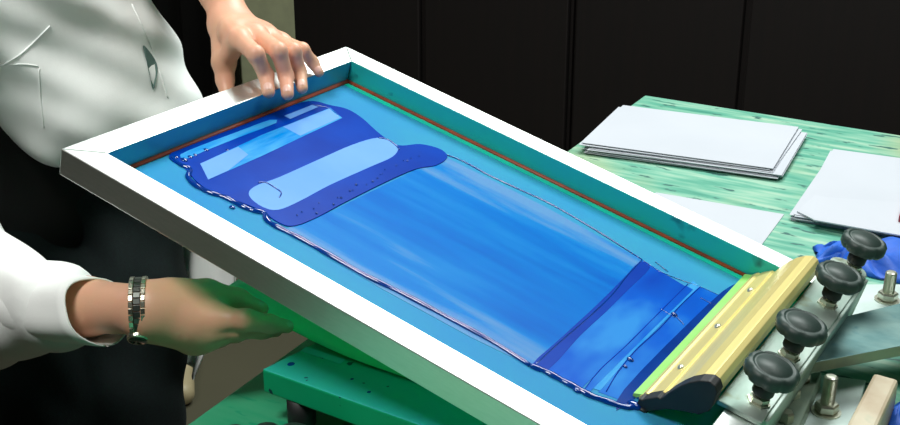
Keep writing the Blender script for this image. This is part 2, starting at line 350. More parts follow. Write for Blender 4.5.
# ------------------------------------------------------------------ screen frame
ROT = (0, TILT, 0)
fr = empty('screen_frame', FO, ROT, label='large aluminium framed printing screen with blue green mesh, tilted up by hands', cat='screen')
def rail(quad, z0, z1):
    bm = bmesh.new(); prism(bm, quad, z0, z1)
    return bm
e = .0004
rails = {'near': [(0, 0), (FL, 0), (FL-FR, FR), (FR, FR)], 'far': [(0, FW), (FR, FW-FR), (FL-FR, FW-FR), (FL, FW)],
         'left': [(0, 0), (FR, FR), (FR, FW-FR), (0, FW)], 'right': [(FL, 0), (FL, FW), (FL-FR, FW-FR), (FL-FR, FR)]}
inner = {'near': 2, 'far': 1, 'left': 1, 'right': 2}
for nm, q in rails.items():
    bm = rail(q, -FH, 0)
    bm.faces.ensure_lookup_table()
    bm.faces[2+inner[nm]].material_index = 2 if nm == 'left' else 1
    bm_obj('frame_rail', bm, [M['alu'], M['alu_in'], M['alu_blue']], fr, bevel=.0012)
ms = -FH+.0006
bm = bmesh.new(); box(bm, FR-.004, FL-FR+.004, FR-.004, FW-FR+.004, ms-.0006, ms); 
mesh_o = bm_obj('screen_mesh', bm, M['emul'], fr)
for nm, seg in (('far', [(FR, FW-FR-.0015, ), (FL-.08, FW-FR-.0015)]), ('left', [(FR+.0015, FR), (FR+.0015, FW-FR)])):
    bm = bmesh.new(); tube(bm, [(*seg[0], ms+.001), (*seg[1], ms+.001)], .0032, 8, .8); bm_obj('glue_bead', bm, M['glue'], fr, smooth=True, label='red brown glue line where mesh meets rail')
bm = bmesh.new(); box(bm, FR+.005, FL-.1, FW-FR-.0135, FW-FR-.0045, ms, ms+.0004); bm_obj('emulsion_edge', bm, M['emul_edge'], fr, label='green strip along the right rail')
# weld in the corner
bm = bmesh.new(); tube(bm, [(FR+.003, FW-FR-.003, ms+.001), (FR+.003, FW-FR-.003, -.001)], [.004, .0035], 8); bm_obj('corner_weld', bm, M['alu'], fr, smooth=True)
for cpt in ((0.0, 0.0), (0.0, FW)):
    a = Vector((0, cpt[1], .0002)); b = Vector((FR, FR if cpt[1] == 0 else FW-FR, .0002))
    bm = bmesh.new(); tube(bm, [a.lerp(b, .05), a.lerp(b, .95)], .0006, 6, .4); bm_obj('mitre_seam', bm, M['plate'], fr)

# ------------------------------------------------------------------ ink lying on the mesh
ink = empty('printing_ink', FO, ROT, label='wet blue printing ink spread over the screen mesh in pools and scraped films', cat='ink')
def patch(name, pts, z0, th, m, holes=(), smooth_n=5, **k):
    loops = [crom([onf(*p, ms) for p in L], smooth_n) for L in [pts]+list(holes)] if smooth_n > 1 else [[onf(*p, ms) for p in L] for L in [pts]+list(holes)]
    bm = bmesh.new(); es = []
    for L in loops:
        vs = [bm.verts.new((p[0], p[1], ms+z0+th)) for p in L]
        es += [bm.edges.new((vs[i], vs[(i+1) % len(vs)])) for i in range(len(vs))]
    bmesh.ops.triangle_fill(bm, use_beauty=True, edges=es, normal=(0, 0, 1))
    bnd = [e_ for e_ in bm.edges if len(e_.link_faces) == 1]
    r = bmesh.ops.extrude_edge_only(bm, edges=bnd)
    for v in [g for g in r['geom'] if isinstance(g, bmesh.types.BMVert)]: v.co.z = ms+z0-.00005
    return bm_obj(name, bm, m, ink, bevel=th*.45 if th > .0008 else 0, **k)
# main printed area, streaked film
patch('ink_film', [(286, 229), (330, 212), (385, 185), (430, 163), (447, 158), (545, 207), (642, 260), (600, 304), (530, 366), (470, 337), (380, 288), (320, 252)], 0, .0004, M['film'], smooth_n=1)
patch('ink_film', [(642, 260), (686, 287), (640, 331), (582, 388), (556, 378), (530, 366), (585, 318)], 0, .0003, M['film_deep'], smooth_n=1)
patch('ink_film', [(640, 262), (650, 268), (628, 290), (606, 312), (580, 336), (548, 370), (532, 365), (560, 339), (600, 302), (622, 280)], .0003, .0002, M['ink'], smooth_n=3)
patch('ink_film', [(686, 286), (693, 290), (640, 342), (590, 392), (584, 389), (634, 333)], .0003, .0003, M['film_deep'], smooth_n=1)
patch('ink_film', [(693, 281), (700, 287), (668, 318), (634, 352), (600, 391), (590, 388), (620, 360), (648, 330)], .0002, .0003, M['film_teal'], smooth_n=1)
patch('ink_film', [(700, 287), (722, 297), (700, 322), (625, 402), (598, 392), (634, 352), (665, 322)], 0, .0003, M['film_deep'], smooth_n=1)
patch('ink_film', [(722, 292), (736, 284), (742, 281), (700, 325), (630, 404), (616, 402), (640, 372), (690, 322)], .0001, .0006, M['ink_line'], smooth_n=2)
# the pools: a dark ring with two scraped windows
patch('ink_pool', [(169, 156), (200, 142), (240, 127), (275, 113), (308, 102), (330, 106), (347, 110), (362, 119), (380, 135), (398, 146), (420, 145), (440, 150), (447, 158), (436, 166), (415, 170), (385, 183), (345, 203), (315, 219), (292, 227), (276, 222), (262, 212), (240, 203), (212, 193), (196, 182), (186, 170)], .0001, .0014, M['ink'], smooth_n=5)
patch('ink_film', [(200, 165), (262, 136), (330, 109), (342, 119), (262, 157), (208, 181)], .0013, .0004, M['film_teal'], smooth_n=1)
patch('ink_film', [(200, 165), (238, 148), (248, 156), (228, 172), (208, 181)], .0016, .0003, M['film_pale'], smooth_n=1)
patch('ink_film', [(283, 128), (329, 110), (340, 119), (300, 137)], .0016, .0003, M['film_pale'], smooth_n=1)
patch('ink_film', [(249, 197), (254, 188), (280, 178), (320, 160), (352, 146), (377, 139), (392, 143), (398, 149), (392, 158), (370, 168), (330, 186), (300, 202), (278, 211), (262, 208)], .0013, .0004, M['film_pale'], smooth_n=4)
patch('ink_film', [(180, 156), (200, 147), (240, 132), (270, 121), (276, 124), (240, 138), (205, 152), (186, 160)], .0013, .0004, M['film_teal'], smooth_n=2)
patch('ink_film', [(284, 117), (312, 106), (318, 108), (290, 120)], .0013, .0004, M['film_pale'], smooth_n=1)
# raised lines of ink at the edges of the pull
def ridge(pts, r, m=M['ink_line'], z=.0008, flat=.8):
    r = r*1.25 if r > .002 else r
    P = crom([onf(*p, ms) for p in pts], 6, False); bm = bmesh.new(); n = len(P)
    tube(bm, [(p[0], p[1], ms+z) for p in P], [r*(.55+.45*math.sin(PI*(i+.5)/n)**.3)*(1+.1*math.sin(i*.9)) for i in range(n)], 10, flat)
    return bm_obj('ink_ridge', bm, m, ink, smooth=True)
ridge([(172, 158), (180, 165), (190, 170), (188, 178), (197, 187), (212, 194), (225, 198), (240, 206), (252, 211), (264, 214), (268, 222), (282, 230), (300, 239), (330, 256), (365, 276), (400, 293), (440, 314), (490, 341), (530, 366)], .0028)
ridge([(530, 366), (545, 372), (560, 380), (577, 389), (590, 396), (610, 403), (628, 408), (640, 404)], .003)
ridge([(440, 153), (462, 161), (490, 176), (520, 190), (552, 205), (600, 233), (642, 260)], .0012, z=.0004)
ridge([(642, 260), (665, 274), (700, 287), (722, 297)], .0005, z=.0003)
ridge([(308, 102), (315, 106), (328, 109), (340, 118)], .0014)
ridge([(642, 260), (627, 276), (611, 296), (588, 318), (560, 342), (534, 366)], .0009, z=.0004)
ridge([(688, 284), (672, 300), (650, 322), (625, 347), (600, 370), (585, 389)], .0007, M['ink'], z=.0004)
ridge([(700, 287), (680, 306), (660, 328), (636, 350), (618, 372), (606, 392)], .0007, M['ink'], z=.0005)
ridge([(258, 184), (266, 184), (276, 190), (281, 194), (279, 199)], .0009, z=.0018)
ridge([(378, 139), (388, 141), (396, 147), (399, 151)], .0012, z=.0016)
for a in ([(655, 262), (668, 272)], [(660, 309), (675, 318)], [(672, 313), (684, 325)], [(700, 298), (715, 306)]): ridge([a[0], ((a[0][0]+a[1][0])/2, (a[0][1]+a[1][1])/2), a[1]], .0005, z=.0006)
def drop(px, py, r, z=.001, m=M['ink_line']):
    u, v = onf(px, py, ms); bm = bmesh.new(); bmesh.ops.create_icosphere(bm, subdivisions=2, radius=r, matrix=Matrix.Translation((u, v, ms+z)) @ Matrix.Diagonal((1.3, 1, .6, 1))); return bm_obj('ink_drop', bm, m, ink, smooth=True)
for a in ((184, 161, .004), (190, 158, .003), (176, 158, .003), (195, 156, .0025), (227, 151, .002), (232, 208, .0028), (246, 209, .002), (577, 391, .0035), (583, 393, .0025), (630, 360, .003), (625, 367, .002), (674, 315, .003), (634, 406, .006), (641, 398, .005), (206, 151, .003)): drop(*a)
for i in range(22):
    t_ = i/21; drop(300+t_*118+random.uniform(-6, 6), 219-t_*64+random.uniform(-3, 3), random.uniform(.0005, .0014), .0022)
for a in ((643, 410, .004), (627, 408, .003)): drop(*a, .0005, M['black_rubber'])

# ------------------------------------------------------------------ squeegee at the end of its pull
sq = empty('squeegee', FO, ROT, label='gold aluminium squeegee with green rubber blade lying on the inked screen', cat='squeegee')
SV0, SV1 = .147, .472
top = [(.626, -.0245), (.631, -.0185), (.634, -.0185), (.636, -.016), (.646, -.0075), (.648, -.0085), (.650, -.0055), (.654, .003), (.660, .013), (.666, .021), (.674, .028), (.682, .032), (.688, .0305), (.692, .025), (.6925, .012)]
bot = [(p[0]+.0035, p[1]-.006) for p in top[2:-2]][::-1]
bm = bmesh.new(); extr_v(bm, top+[(.689, .006), (.686, .012)]+bot+[(.629, -.0295), (.6255, -.0285)], SV0, SV1)
h = bm_obj('handle', bm, M['gold'], sq, label='gold ribbed aluminium handle', bevel=.0006)
bm = bmesh.new(); extr_v(bm, [(.619, -.0299), (.619, -.0265), (.626, -.0235), (.65, -.0105), (.66, -.001), (.663, -.004), (.655, -.015), (.635, -.0295)], SV0+.001, SV1-.001); bm_obj('blade', bm, M['blade'], sq, label='green rubber blade edge')
# black cap added over the dark open end of the profile
def closed_sec(gr):
    P = [(.640, -.0285), (.630, -.0295)] + [(a, b) for a, b in top[1:]] + [(.691, .004), (.684, -.004), (.672, -.008), (.658, -.014)]
    c = np.mean(P, 0); return [tuple(c+(np.array(p)-c)*gr) for p in P]
bm = bmesh.new(); P = closed_sec(1.07); extr_v(bm, P, SV0-.012, SV0+.004); bm_obj('end_cap', bm, M['black_rubber'], sq, bevel=.003, label='black cap added over the dark open profile end')
bm = bmesh.new(); P = closed_sec(.98); extr_v(bm, P, SV1-.002, SV1+.002); bm_obj('end_cap', bm, M['gold'], sq, bevel=.0008)
for q in ((748, 290), (717, 327), (682, 369)):
    u, v = onf(*q, -.012); bm = bmesh.new(); lathe(bm, [(.0001, .0026), (.002, .0024), (.0034, .0012), (.0038, 0), (.0038, -.003)][::-1], 16)
    bmesh.ops.rotate(bm, cent=(0, 0, 0), matrix=Matrix.Rotation(-.6, 3, 'Y'), verts=bm.verts); bmesh.ops.translate(bm, verts=bm.verts, vec=(.6415, v, -.0108))
    bm_obj('screw', bm, M['zinc'], sq, smooth=True)

# ------------------------------------------------------------------ hinge clamp with four knobs
hc = empty('hinge_clamp', FO, ROT, label='pale steel hinge clamp bar holding the screen end, with four black knobs', cat='clamp')
PV0, PV1, PU0, PU1 = .158, .556, .693, .738
pts = [(PU0, PV0), (PU1, PV0), (PU1, PV1-.02)] + [(PU1-.02+.02*math.cos(a), PV1-.02+.02*math.sin(a)) for a in np.linspace(0.2, PI/2, 6)] + [(PU0+.015-.015*math.sin(a), PV1-.015+.015*math.cos(a)) for a in np.linspace(0, PI/2, 6)]
bm = bmesh.new(); prism(bm, pts, .0008, .006); bm_obj('clamp_plate', bm, M['plate'], hc, bevel=.001)
bm = bmesh.new(); box(bm, .737, .742, PV0+.01, PV1-.02, -.04, .004); box(bm, .70, .742, PV0+.01, PV1-.02, -.045, -.036); bm_obj('clamp_jaw', bm, M['plate'], hc, bevel=.001)
for i, (u, v, hh, a0) in enumerate([(.724, .188, .0, 0), (.721, .291, .0, .3), (.721, .430, .0, .5), (.720, .537, .0, .1)]):
    k = empty('knob', (u, v, .006)); k.parent = hc; k.rotation_euler = (0, 0, a0); k.scale = (1.13, 1.13, 1.1)
    bm = bmesh.new(); S = 48
    prof = [(.008, .024), (.016, .0245), (.0215, .0265), (.0235, .030), (.0235, .0355), (.0215, .0385), (.0185, .0395), (.0175, .0392), (.0172, .0388), (.0150, .0388), (.0147, .0398), (.0001, .0402)]
    lathe(bm, prof, S, 8, .0019, (2, 5)); bm_obj('knob_head', bm, M['blackplastic'], k, smooth=True, label='black scalloped knob head')
    bm = bmesh.new(); lathe(bm, [(.0088, .0095), (.0095, .011), (.0095, .025)], 24); bm_obj('knob_collar', bm, M['black_rubber'], k, smooth=True)
    bm = bmesh.new(); lathe(bm, [(.0105, 0), (.0105, .0015), (.0085, .0016), (.0085, .0062), (.0045, .0064), (.0045, .012)], 6); bm_obj('knob_nut', bm, M['zinc'], k)

# ------------------------------------------------------------------ hinge base: arm, bolts, plates, beam
def bolt(px, py, z, hs, hw, label):
    q = onz(px, py, z); t = empty('bolt', q, (0, .02, .3), label=label, cat='bolt')
    bm = bmesh.new(); lathe(bm, [(.0155, 0), (.0155, .0016), (.0005, .0017)], 28); bm_obj('washer', bm, M['zinc'], t)
    bm = bmesh.new(); lathe(bm, [(hw*.9, .0017), (hw, .003), (hw, .0095), (hw*.88, .0115), (.004, .0116)], 6); bm_obj('hex_nut', bm, M['zinc'], t)
    bm = bmesh.new(); pr = [(.0068, .010)]; z_ = .011
    while z_ < hs-.002: pr += [(.0062, z_), (.0072, z_+.0007)]; z_ += .0014
    pr += [(.0066, hs-.001), (.005, hs), (.0002, hs+.0002)]
    lathe(bm, pr, 24); bm_obj('threaded_shaft', bm, M['zinc'], t)
    return t
def slab(name, px, z0, z1, m, label, cat, kz=None, bevel=.0012, pxz=None):
    q = [onz(*p, pxz or z1) for p in px]; c = sum(q)/len(q); bm = bmesh.new(); prism(bm, [(p-c)[:2] for p in q], 0, z1-z0)
    return bm_obj(name, bm, m, loc=(c[0], c[1], z0), bevel=bevel, label=label, cat=cat)
ZB = TZ+.012
slab('base_plate', [(819, 374), (866, 380), (850, 440), (789, 424)], TZ+.002, ZB, M['plate_light'], 'pale steel base plate under the large bolt near the lower right corner', 'plate')
bolt(826, 412, ZB, .043, .0125, 'zinc bolt standing on the base plate near the lower right corner')
slab('mounting_plate', [(858, 284), (915, 284), (930, 318), (838, 318)], TZ+.002, ZB, M['plate_light'], 'pale steel mounting plate under the rear bolt beside the blue cloth', 'plate')
bolt(887, 300, ZB, .039, .0125, 'zinc bolt standing behind the grey steel arm beside the blue cloth')
# flat steel arm
ZA = TZ+.058
q = [onz(*p, ZA) for p in ((811, 363), (838, 318), (905, 302), (985, 284), (985, 330), (900, 346))]; c = sum(q)/len(q)
bm = bmesh.new(); prism(bm, [(p-c)[:2] for p in q], -.013, 0, 1, 0)
bm_obj('steel_arm', bm, [M['steel'], M['steel_side']], loc=tuple(c), bevel=.0008, label='flat blue grey steel arm reaching right from the hinge clamp', cat='arm')
qs = [onz(*p, ZA-.013) for p in ((846, 369), (862, 377), (905, 366), (900, 360))]; c2_ = sum(qs)/4
# beige channel beam
q = [onz(*p, ZA-.016) for p in ((874, 372), (899, 379), (866, 452), (832, 452))]; c = sum(q)/4
bm = bmesh.new(); prism(bm, [(p-c)[:2] for p in q], -(ZA-.016-TZ)+.001, 0); bm_obj('steel_beam', bm, M['beige'], loc=tuple(c), bevel=.004, label='beige painted steel beam at the lower right corner under the arm', cat='beam')
# hinge block between clamp and arm
t = empty('hinge_block', onz(800, 400, TZ), label='grimy steel hinge block with bolt heads between the clamp bar and the bolt plate', cat='hinge')
b0 = onz(800, 400, TZ)
hq = [onz(*p, TZ+.03)-b0 for p in ((775, 415), (808, 366), (822, 372), (800, 425), (785, 440), (760, 440))]
bm = bmesh.new(); prism(bm, [p[:2] for p in hq], .001, .03); bm_obj('block', bm, M['steel_side'], t, bevel=.002)
for p in ((793, 392), (786, 416), (803, 376)):
    w_ = onz(*p, TZ+.035)-b0; bm = bmesh.new(); lathe(bm, [(.008, -.006), (.008, .003), (.0065, .0055), (.0005, .006)], 6); bmesh.ops.translate(bm, verts=bm.verts, vec=Vector((w_[0], w_[1], .035))); bm_obj('bolt_head', bm, M['zinc'], t)

# crumpled blue cloth
def cloth(outline, z, amp, name, label, seed):
    r = random.Random(seed); q = [onz(*p, z) for p in outline]; c = sum(q)/len(q); L = crom([p[:2]-c[:2] for p in q], 4); n = len(L); bm = bmesh.new(); R = 9; rings = []
    for j in range(R):
        k = 1-j/R; ring = []
        for i, p in enumerate(L):
            a = 2*PI*i/n
            hgt = amp*(1-k**3)*(.55+.25*math.sin(5*a+3*k+seed)+.25*math.sin(11*a-5*k)+.07*math.sin(13*a+9*k))
            ring.append(bm.verts.new((p[0]*k, p[1]*k, max(.0005, hgt))))
        rings.append(ring)
    cc = bm.verts.new((0, 0, amp*.6))
    for A, B in zip(rings, rings[1:]):
        for i in range(n): bm.faces.new((A[i], A[(i+1) % n], B[(i+1) % n], B[i]))
    for i in range(n): bm.faces.new((rings[-1][i], rings[-1][(i+1) % n], cc))
    bm.faces.new([v for v in rings[0]][::-1])
    return bm_obj(name, bm, M['cloth_blue'], smooth=True, loc=(c[0], c[1], TZ+.001), label=label, cat='cloth')
cloth([(813, 241), (822, 245), (840, 243), (862, 250), (880, 240), (915, 230), (915, 275), (885, 274), (860, 268), (835, 258), (811, 259), (817, 252)], TZ+.01, .028, 'wiping_cloth', 'crumpled blue cloth lying on the table behind the black knobs', 3)
cloth([(893, 405), (910, 400), (915, 430), (888, 428)], TZ+.004, .02, 'cloth_scrap', 'small blue cloth scrap at the lower right picture corner by the beige beam', 8)

# ------------------------------------------------------------------ platen under the screen
pq = [onz(262, 369, PLZ), onz(338, 331, PLZ), onz(560, 407, PLZ), onz(504, 455, PLZ)]
pc = sum(pq)/4
pt = empty('print_platen', (pc[0], pc[1], TZ), label='low green metal print bed with ink specks below the raised screen', cat='print bed')
Pp = [(p-pc)[:2] for p in pq]
bm = bmesh.new(); prism(bm, Pp, PLZ-TZ-.027, PLZ-TZ, 0, 1); bm_obj('bed', bm, [M['platen'], M['platen_top']], pt, bevel=.002)
cen = np.mean(Pp, 0)
for i, p in enumerate(Pp):
    p = cen+(p-cen)*.74; bm = bmesh.new(); lathe(bm, [(.013, .0005), (.015, .006), (.015, PLZ-TZ-.027)], 20); bmesh.ops.translate(bm, verts=bm.verts, vec=Vector((p[0], p[1], 0))); bm_obj('foot', bm, M['black_rubber'], pt, smooth=True, label='black rubber foot')
tq = [(onz(*p, PLZ)-pc)[:2] for p in ((301, 351), (306, 347), (345, 360), (340, 364))]
bm = bmesh.new(); prism(bm, tq, PLZ-TZ, PLZ-TZ+.0005); bm_obj('tape_strip', bm, M['tape'], pt, label='pale blue tape strip on the bed')
for px, py, r in ((291, 364, .0038), (369, 392, .002), (352, 379, .0018), (323, 358, .0012)):
    p = onz(px, py, PLZ)-pc; bm = bmesh.new(); bmesh.ops.create_uvsphere(bm, u_segments=12, v_segments=8, radius=r, matrix=Matrix.Translation((p[0], p[1], PLZ-TZ)) @ Matrix.Diagonal((1, 1.2, .25, 1))); bm_obj('ink_spot', bm, M['ink_line'], pt, smooth=True)
# spot on the side face
# knobs poking in at the bottom edge
for (px, py, r, lb) in ((236, 455, .014, 'round black knob on the table at the bottom edge, left one of three'), (268, 454, .017, 'round black knob on the table at the bottom edge, middle one of three'), (294, 456, .021, 'pointed black knob on the table at the bottom edge, beside the green print bed')):
    q = onz(px, py, TZ); t = empty('table_knob', q, label=lb, cat='knob')
    bm = bmesh.new(); lathe(bm, [(r*.5, .0005), (r*.5, .012), (r*.9, .014), (r, .019), (r*.96, .026), (r*.7, .030), (.0003, .032)], 28); bm_obj('knob_head', bm, M['blackplastic'], t, smooth=True)

# ------------------------------------------------------------------ sheet held by the lower hand
h0 = at(221, 291, 1.262*1.09); h1 = at(291, 330, 1.232*1.09); e0 = onz(404, 377, PLZ+.003)
hm = at(262, 262, 1.33*1.09)
a_ = h1; b_ = e0
n1, n2 = 26, 16
far_dir = (hm-h0); far_dir = far_dir/np.linalg.norm(far_dir)
bm = bmesh.new(); G = []
near = [h0, h1, h1*.5+e0*.5+np.array([0, 0, -.004]), e0, e0+(e0-h1)*.45*np.array([1, 1, .0])]
near = crom(near, 6, False); n1 = len(near)
W2 = .21; fd = np.array([far_dir[0], far_dir[1], 0]); fd /= np.linalg.norm(fd)
for s in (0, 1):
    g = []
    for i, p in enumerate(near):
        row = []
        for j in range(n2+1):
            t_ = j/n2; q = p+fd*W2*t_; q = q.copy()
            q[2] = max(q[2]-(t_**1.5)*max(0, (q[2]-PLZ-.003))*.6, PLZ+.0025)+s*.0005
            row.append(bm.verts.new(q))
        g.append(row)
    G.append(g)
for i in range(n1-1):
    for j in range(n2):
        for s in (0, 1): bm.faces.new([G[s][i][j], G[s][i+1][j], G[s][i+1][j+1], G[s][i][j+1]])
for i in range(n1-1):
    for j in (0, n2): bm.faces.new([G[0][i][j], G[0][i+1][j], G[1][i+1][j], G[1][i][j]])
for j in range(n2):
    for i in (0, n1-1): bm.faces.new([G[0][i][j], G[0][i][j+1], G[1][i][j+1], G[1][i][j]])
bm_obj('printing_sheet', bm, M['sheet'], smooth=True, label='pale green lit sheet held by the lower hand and sliding onto the print bed', cat='paper')

# ------------------------------------------------------------------ the person
def W(px, py, d): return at(px, py, d)
SZ = 1.0
# upper (left) hand on the far-left rail
def rail_pt(px, py, n):                                             # on the tilted plane at height n above the rail top
    r = ray(px, py); P0 = FO+FN*n; k = ((P0-CAM)@FN)/(r@FN); return CAM+r*k
LH = []
def chain(pts, rads, **k):
    return [(pts[i], pts[i+1], rads[i], rads[i+1]) for i in range(len(pts)-1)]
T_i = rail_pt(268.5, 92, .006); D_i = rail_pt(266, 75, .017); P_i = W(255.5, 54, 1.505)
T_m = rail_pt(287.5, 94, .006); D_m = rail_pt(286, 76, .018); P_m = W(278.5, 51, 1.520)
T_r = rail_pt(302, 88, .006); D_r = rail_pt(299.5, 72, .016); P_r = W(293.5, 51, 1.545)
T_p = rail_pt(319, 72.5, .0055); D_p = rail_pt(312.5, 62, .015); P_p = W(302.5, 49.5, 1.58)
K_i = W(240, 40, 1.545); K_m = W(256, 35, 1.565); K_r = W(270, 38, 1.59); K_p = W(281, 42, 1.612)
WR = W(231, 25, 1.63); ELB = W(186, -118, 1.74)
hand1 = []
f_i = chain([K_i, P_i, D_i, T_i], [.012, .0105, .0093, .0079]); f_m = chain([K_m, P_m, D_m, T_m], [.012, .0105, .0092, .0078])
f_r = chain([K_r, P_r, D_r, T_r], [.0115, .0099, .0087, .0074]); f_p = chain([K_p, P_p, D_p, T_p], [.010, .0085, .0074, .0063])
WA = WR+(K_i-K_p)/np.linalg.norm(K_i-K_p)*.012; WB = WR-(K_i-K_p)/np.linalg.norm(K_i-K_p)*.012
palm = [(WA, K_i, .0185, .0135), (WR, K_m, .019, .0135), (WR, K_r, .019, .0125), (WB, K_p, .0175, .0115), (K_i*.6+WA*.4, K_p*.6+WB*.4, .0155, .013)]
Tb0 = W(228, 38, 1.61); Tb1 = W(224, 62, 1.585); Tb2 = W(225, 80, 1.585); Tb3 = W(228, 98, 1.575)
thumb = [(WA, Tb1, .0185, .0155), (K_i, Tb1, .011, .013), (Tb1, Tb2, .0145, .0115), (Tb2, Tb3, .0112, .009)]
fore = [(WR, WR*.75+ELB*.25, .0245, .0275), (WR*.75+ELB*.25, ELB, .0275, .041)]
def hand_sdf(groups, k_in):
    """fingers stay apart: each finger unites smoothly with the palm only"""
    palm_, fingers = groups
    def fn(X):
        d = sdf_eval(X, palm_, .016)
        out = d
        for f in fingers:
            df_ = sdf_eval(X, f, .005)
            hh = np.maximum(k_in-np.abs(d-df_), 0)/k_in; u_ = np.minimum(d, df_)-hh*hh*k_in*.25
            out = np.minimum(out, u_)
        return out
    return fn
def box_of(prs, pad):
    a = np.array([np.minimum(np.array(p[0])-p[2], np.array(p[1])-p[3]) for p in prs]).min(0)-pad
    b = np.array([np.maximum(np.array(p[0])+p[2], np.array(p[1])+p[3]) for p in prs]).max(0)+pad
    return a, b
parts = []
cutL = WR*.45+ELB*.55
fore_f = [(WR, WR*.75+ELB*.25, .0245, .0275), (WR*.75+ELB*.25, cutL, .0275, .035)]
allp = palm+thumb+f_i+f_m+f_r+f_p+fore_f
lo, hi = box_of(allp, .006)
V1, F1 = surf_net(hand_sdf((palm+fore_f, [f_i, f_m, f_r, f_p, thumb]), .010), lo, hi, .0017)
parts.append((V1, F1, 0))
def nail(base, tip, nrm, w, l, off):
    """curved nail plate on the back of a fingertip"""
    d = tip-base; d = d/np.linalg.norm(d); n = nrm-d*(nrm@d); n = n/np.linalg.norm(n); s = np.cross(d, n); V = []; Fs = []
    c = tip-d*.0052; nu, nv = 7, 6
    for i in range(nu):
        for j in range(nv):
            a = (i/(nu-1)-.5)*1.75; t = (j/(nv-1)-.5)
            ww = off*(1-.10*(2*t)**4) if t > 0 else off
            V.append(c+s*math.sin(a)*off*w*.92*(1-.25*(2*t)**4)+n*(math.cos(a)*off+.0006)+d*(t*l+ .002)-n*max(0, t)*.0012)
    for i in range(nu-1):
        for j in range(nv-1): Fs.append((i*nv+j, i*nv+j+1, (i+1)*nv+j+1, (i+1)*nv+j))
    V = np.array(V); Fs = np.array(Fs); return V, Fs
toCam = lambda P: (CAM-P)/np.linalg.norm(CAM-P)
for D_, T_, r_ in ((D_i, T_i, .0086), (D_m, T_m, .0085), (D_r, T_r, .0080), (D_p, T_p, .0068)):
    nn = np.array([.25, -.3, .75]) if False else toCam(T_)*.8+np.array([0, 0, .5])
    V, Fs = nail(D_, T_, nn, .95, r_*1.15, r_); parts.append((V, Fs, 1))

# lower (right) hand holding the sheet
W2_ = W(150, 310, 1.205); E2 = W(-45, 300, 1.40)
R_K1 = W(203, 303, 1.232); R_K2 = W(213, 319, 1.212); R_K3 = W(208, 333, 1.215); R_K4 = W(196, 339, 1.225)
pi_ = chain([R_K2, W(246, 320, 1.200), W(270, 324, 1.212), W(287, 326.5, 1.226)], [.0125, .0105, .0088, .0068])
pm_ = chain([R_K3, W(238, 329, 1.212), W(262, 329.5, 1.226), W(276, 330, 1.24)], [.0125, .0105, .009, .007])
pr_ = chain([R_K4, W(218, 336, 1.235), W(236, 333, 1.25), W(250, 331, 1.262)], [.012, .0102, .009, .0072])
pp_ = chain([R_K4+(R_K4-R_K3)*.4, W(205, 341, 1.25), W(220, 339, 1.265), W(232, 336, 1.275)], [.011, .009, .008, .0068])
th_ = chain([W(172, 297, 1.22), W(207, 294, 1.235), W(238, 300, 1.238), W(261, 309, 1.237)], [.0165, .0145, .0112, .0076])
palm2 = [(W2_+_u*.010, R_K1, .016, .0155), (W2_, R_K2, .019, .0165), (W2_-_u*.008, R_K3, .018, .0150), (W2_-_u*.012, R_K4, .015, .014), (W(175, 310, 1.215), W(195, 322, 1.215), .024, .02)]
cutR = W2_*.35+E2*.65
fo2 = [(W2_, W2_*.7+E2*.3, .0235, .0275), (W2_*.7+E2*.3, cutR, .0275, .034)]
al2 = palm2+pi_+pm_+pr_+pp_+th_+fo2
lo, hi = box_of(al2, .006)
V2, F2 = surf_net(hand_sdf((palm2+fo2, [pi_, pm_, pr_, pp_, th_]), .012), lo, hi, .0017)
far_scale = lambda V: CAM+(np.asarray(V)-CAM)*1.09
parts.append((far_scale(V2), F2, 0))
for D_, T_, r_, nn in ((pi_[2][0], pi_[2][1], .0068, toCam(pi_[2][1])*.6+np.array([0, 0, .3])), (th_[2][0], th_[2][1], .0076, np.array([0, 0, 1.])*.9+toCam(th_[2][1])*.3)):
    V, Fs = nail(D_, T_, nn, .95, r_*1.45, r_); parts.append((far_scale(V), Fs, 1))
E2o = E2; E2 = far_scale(E2); cutR = far_scale(cutR)
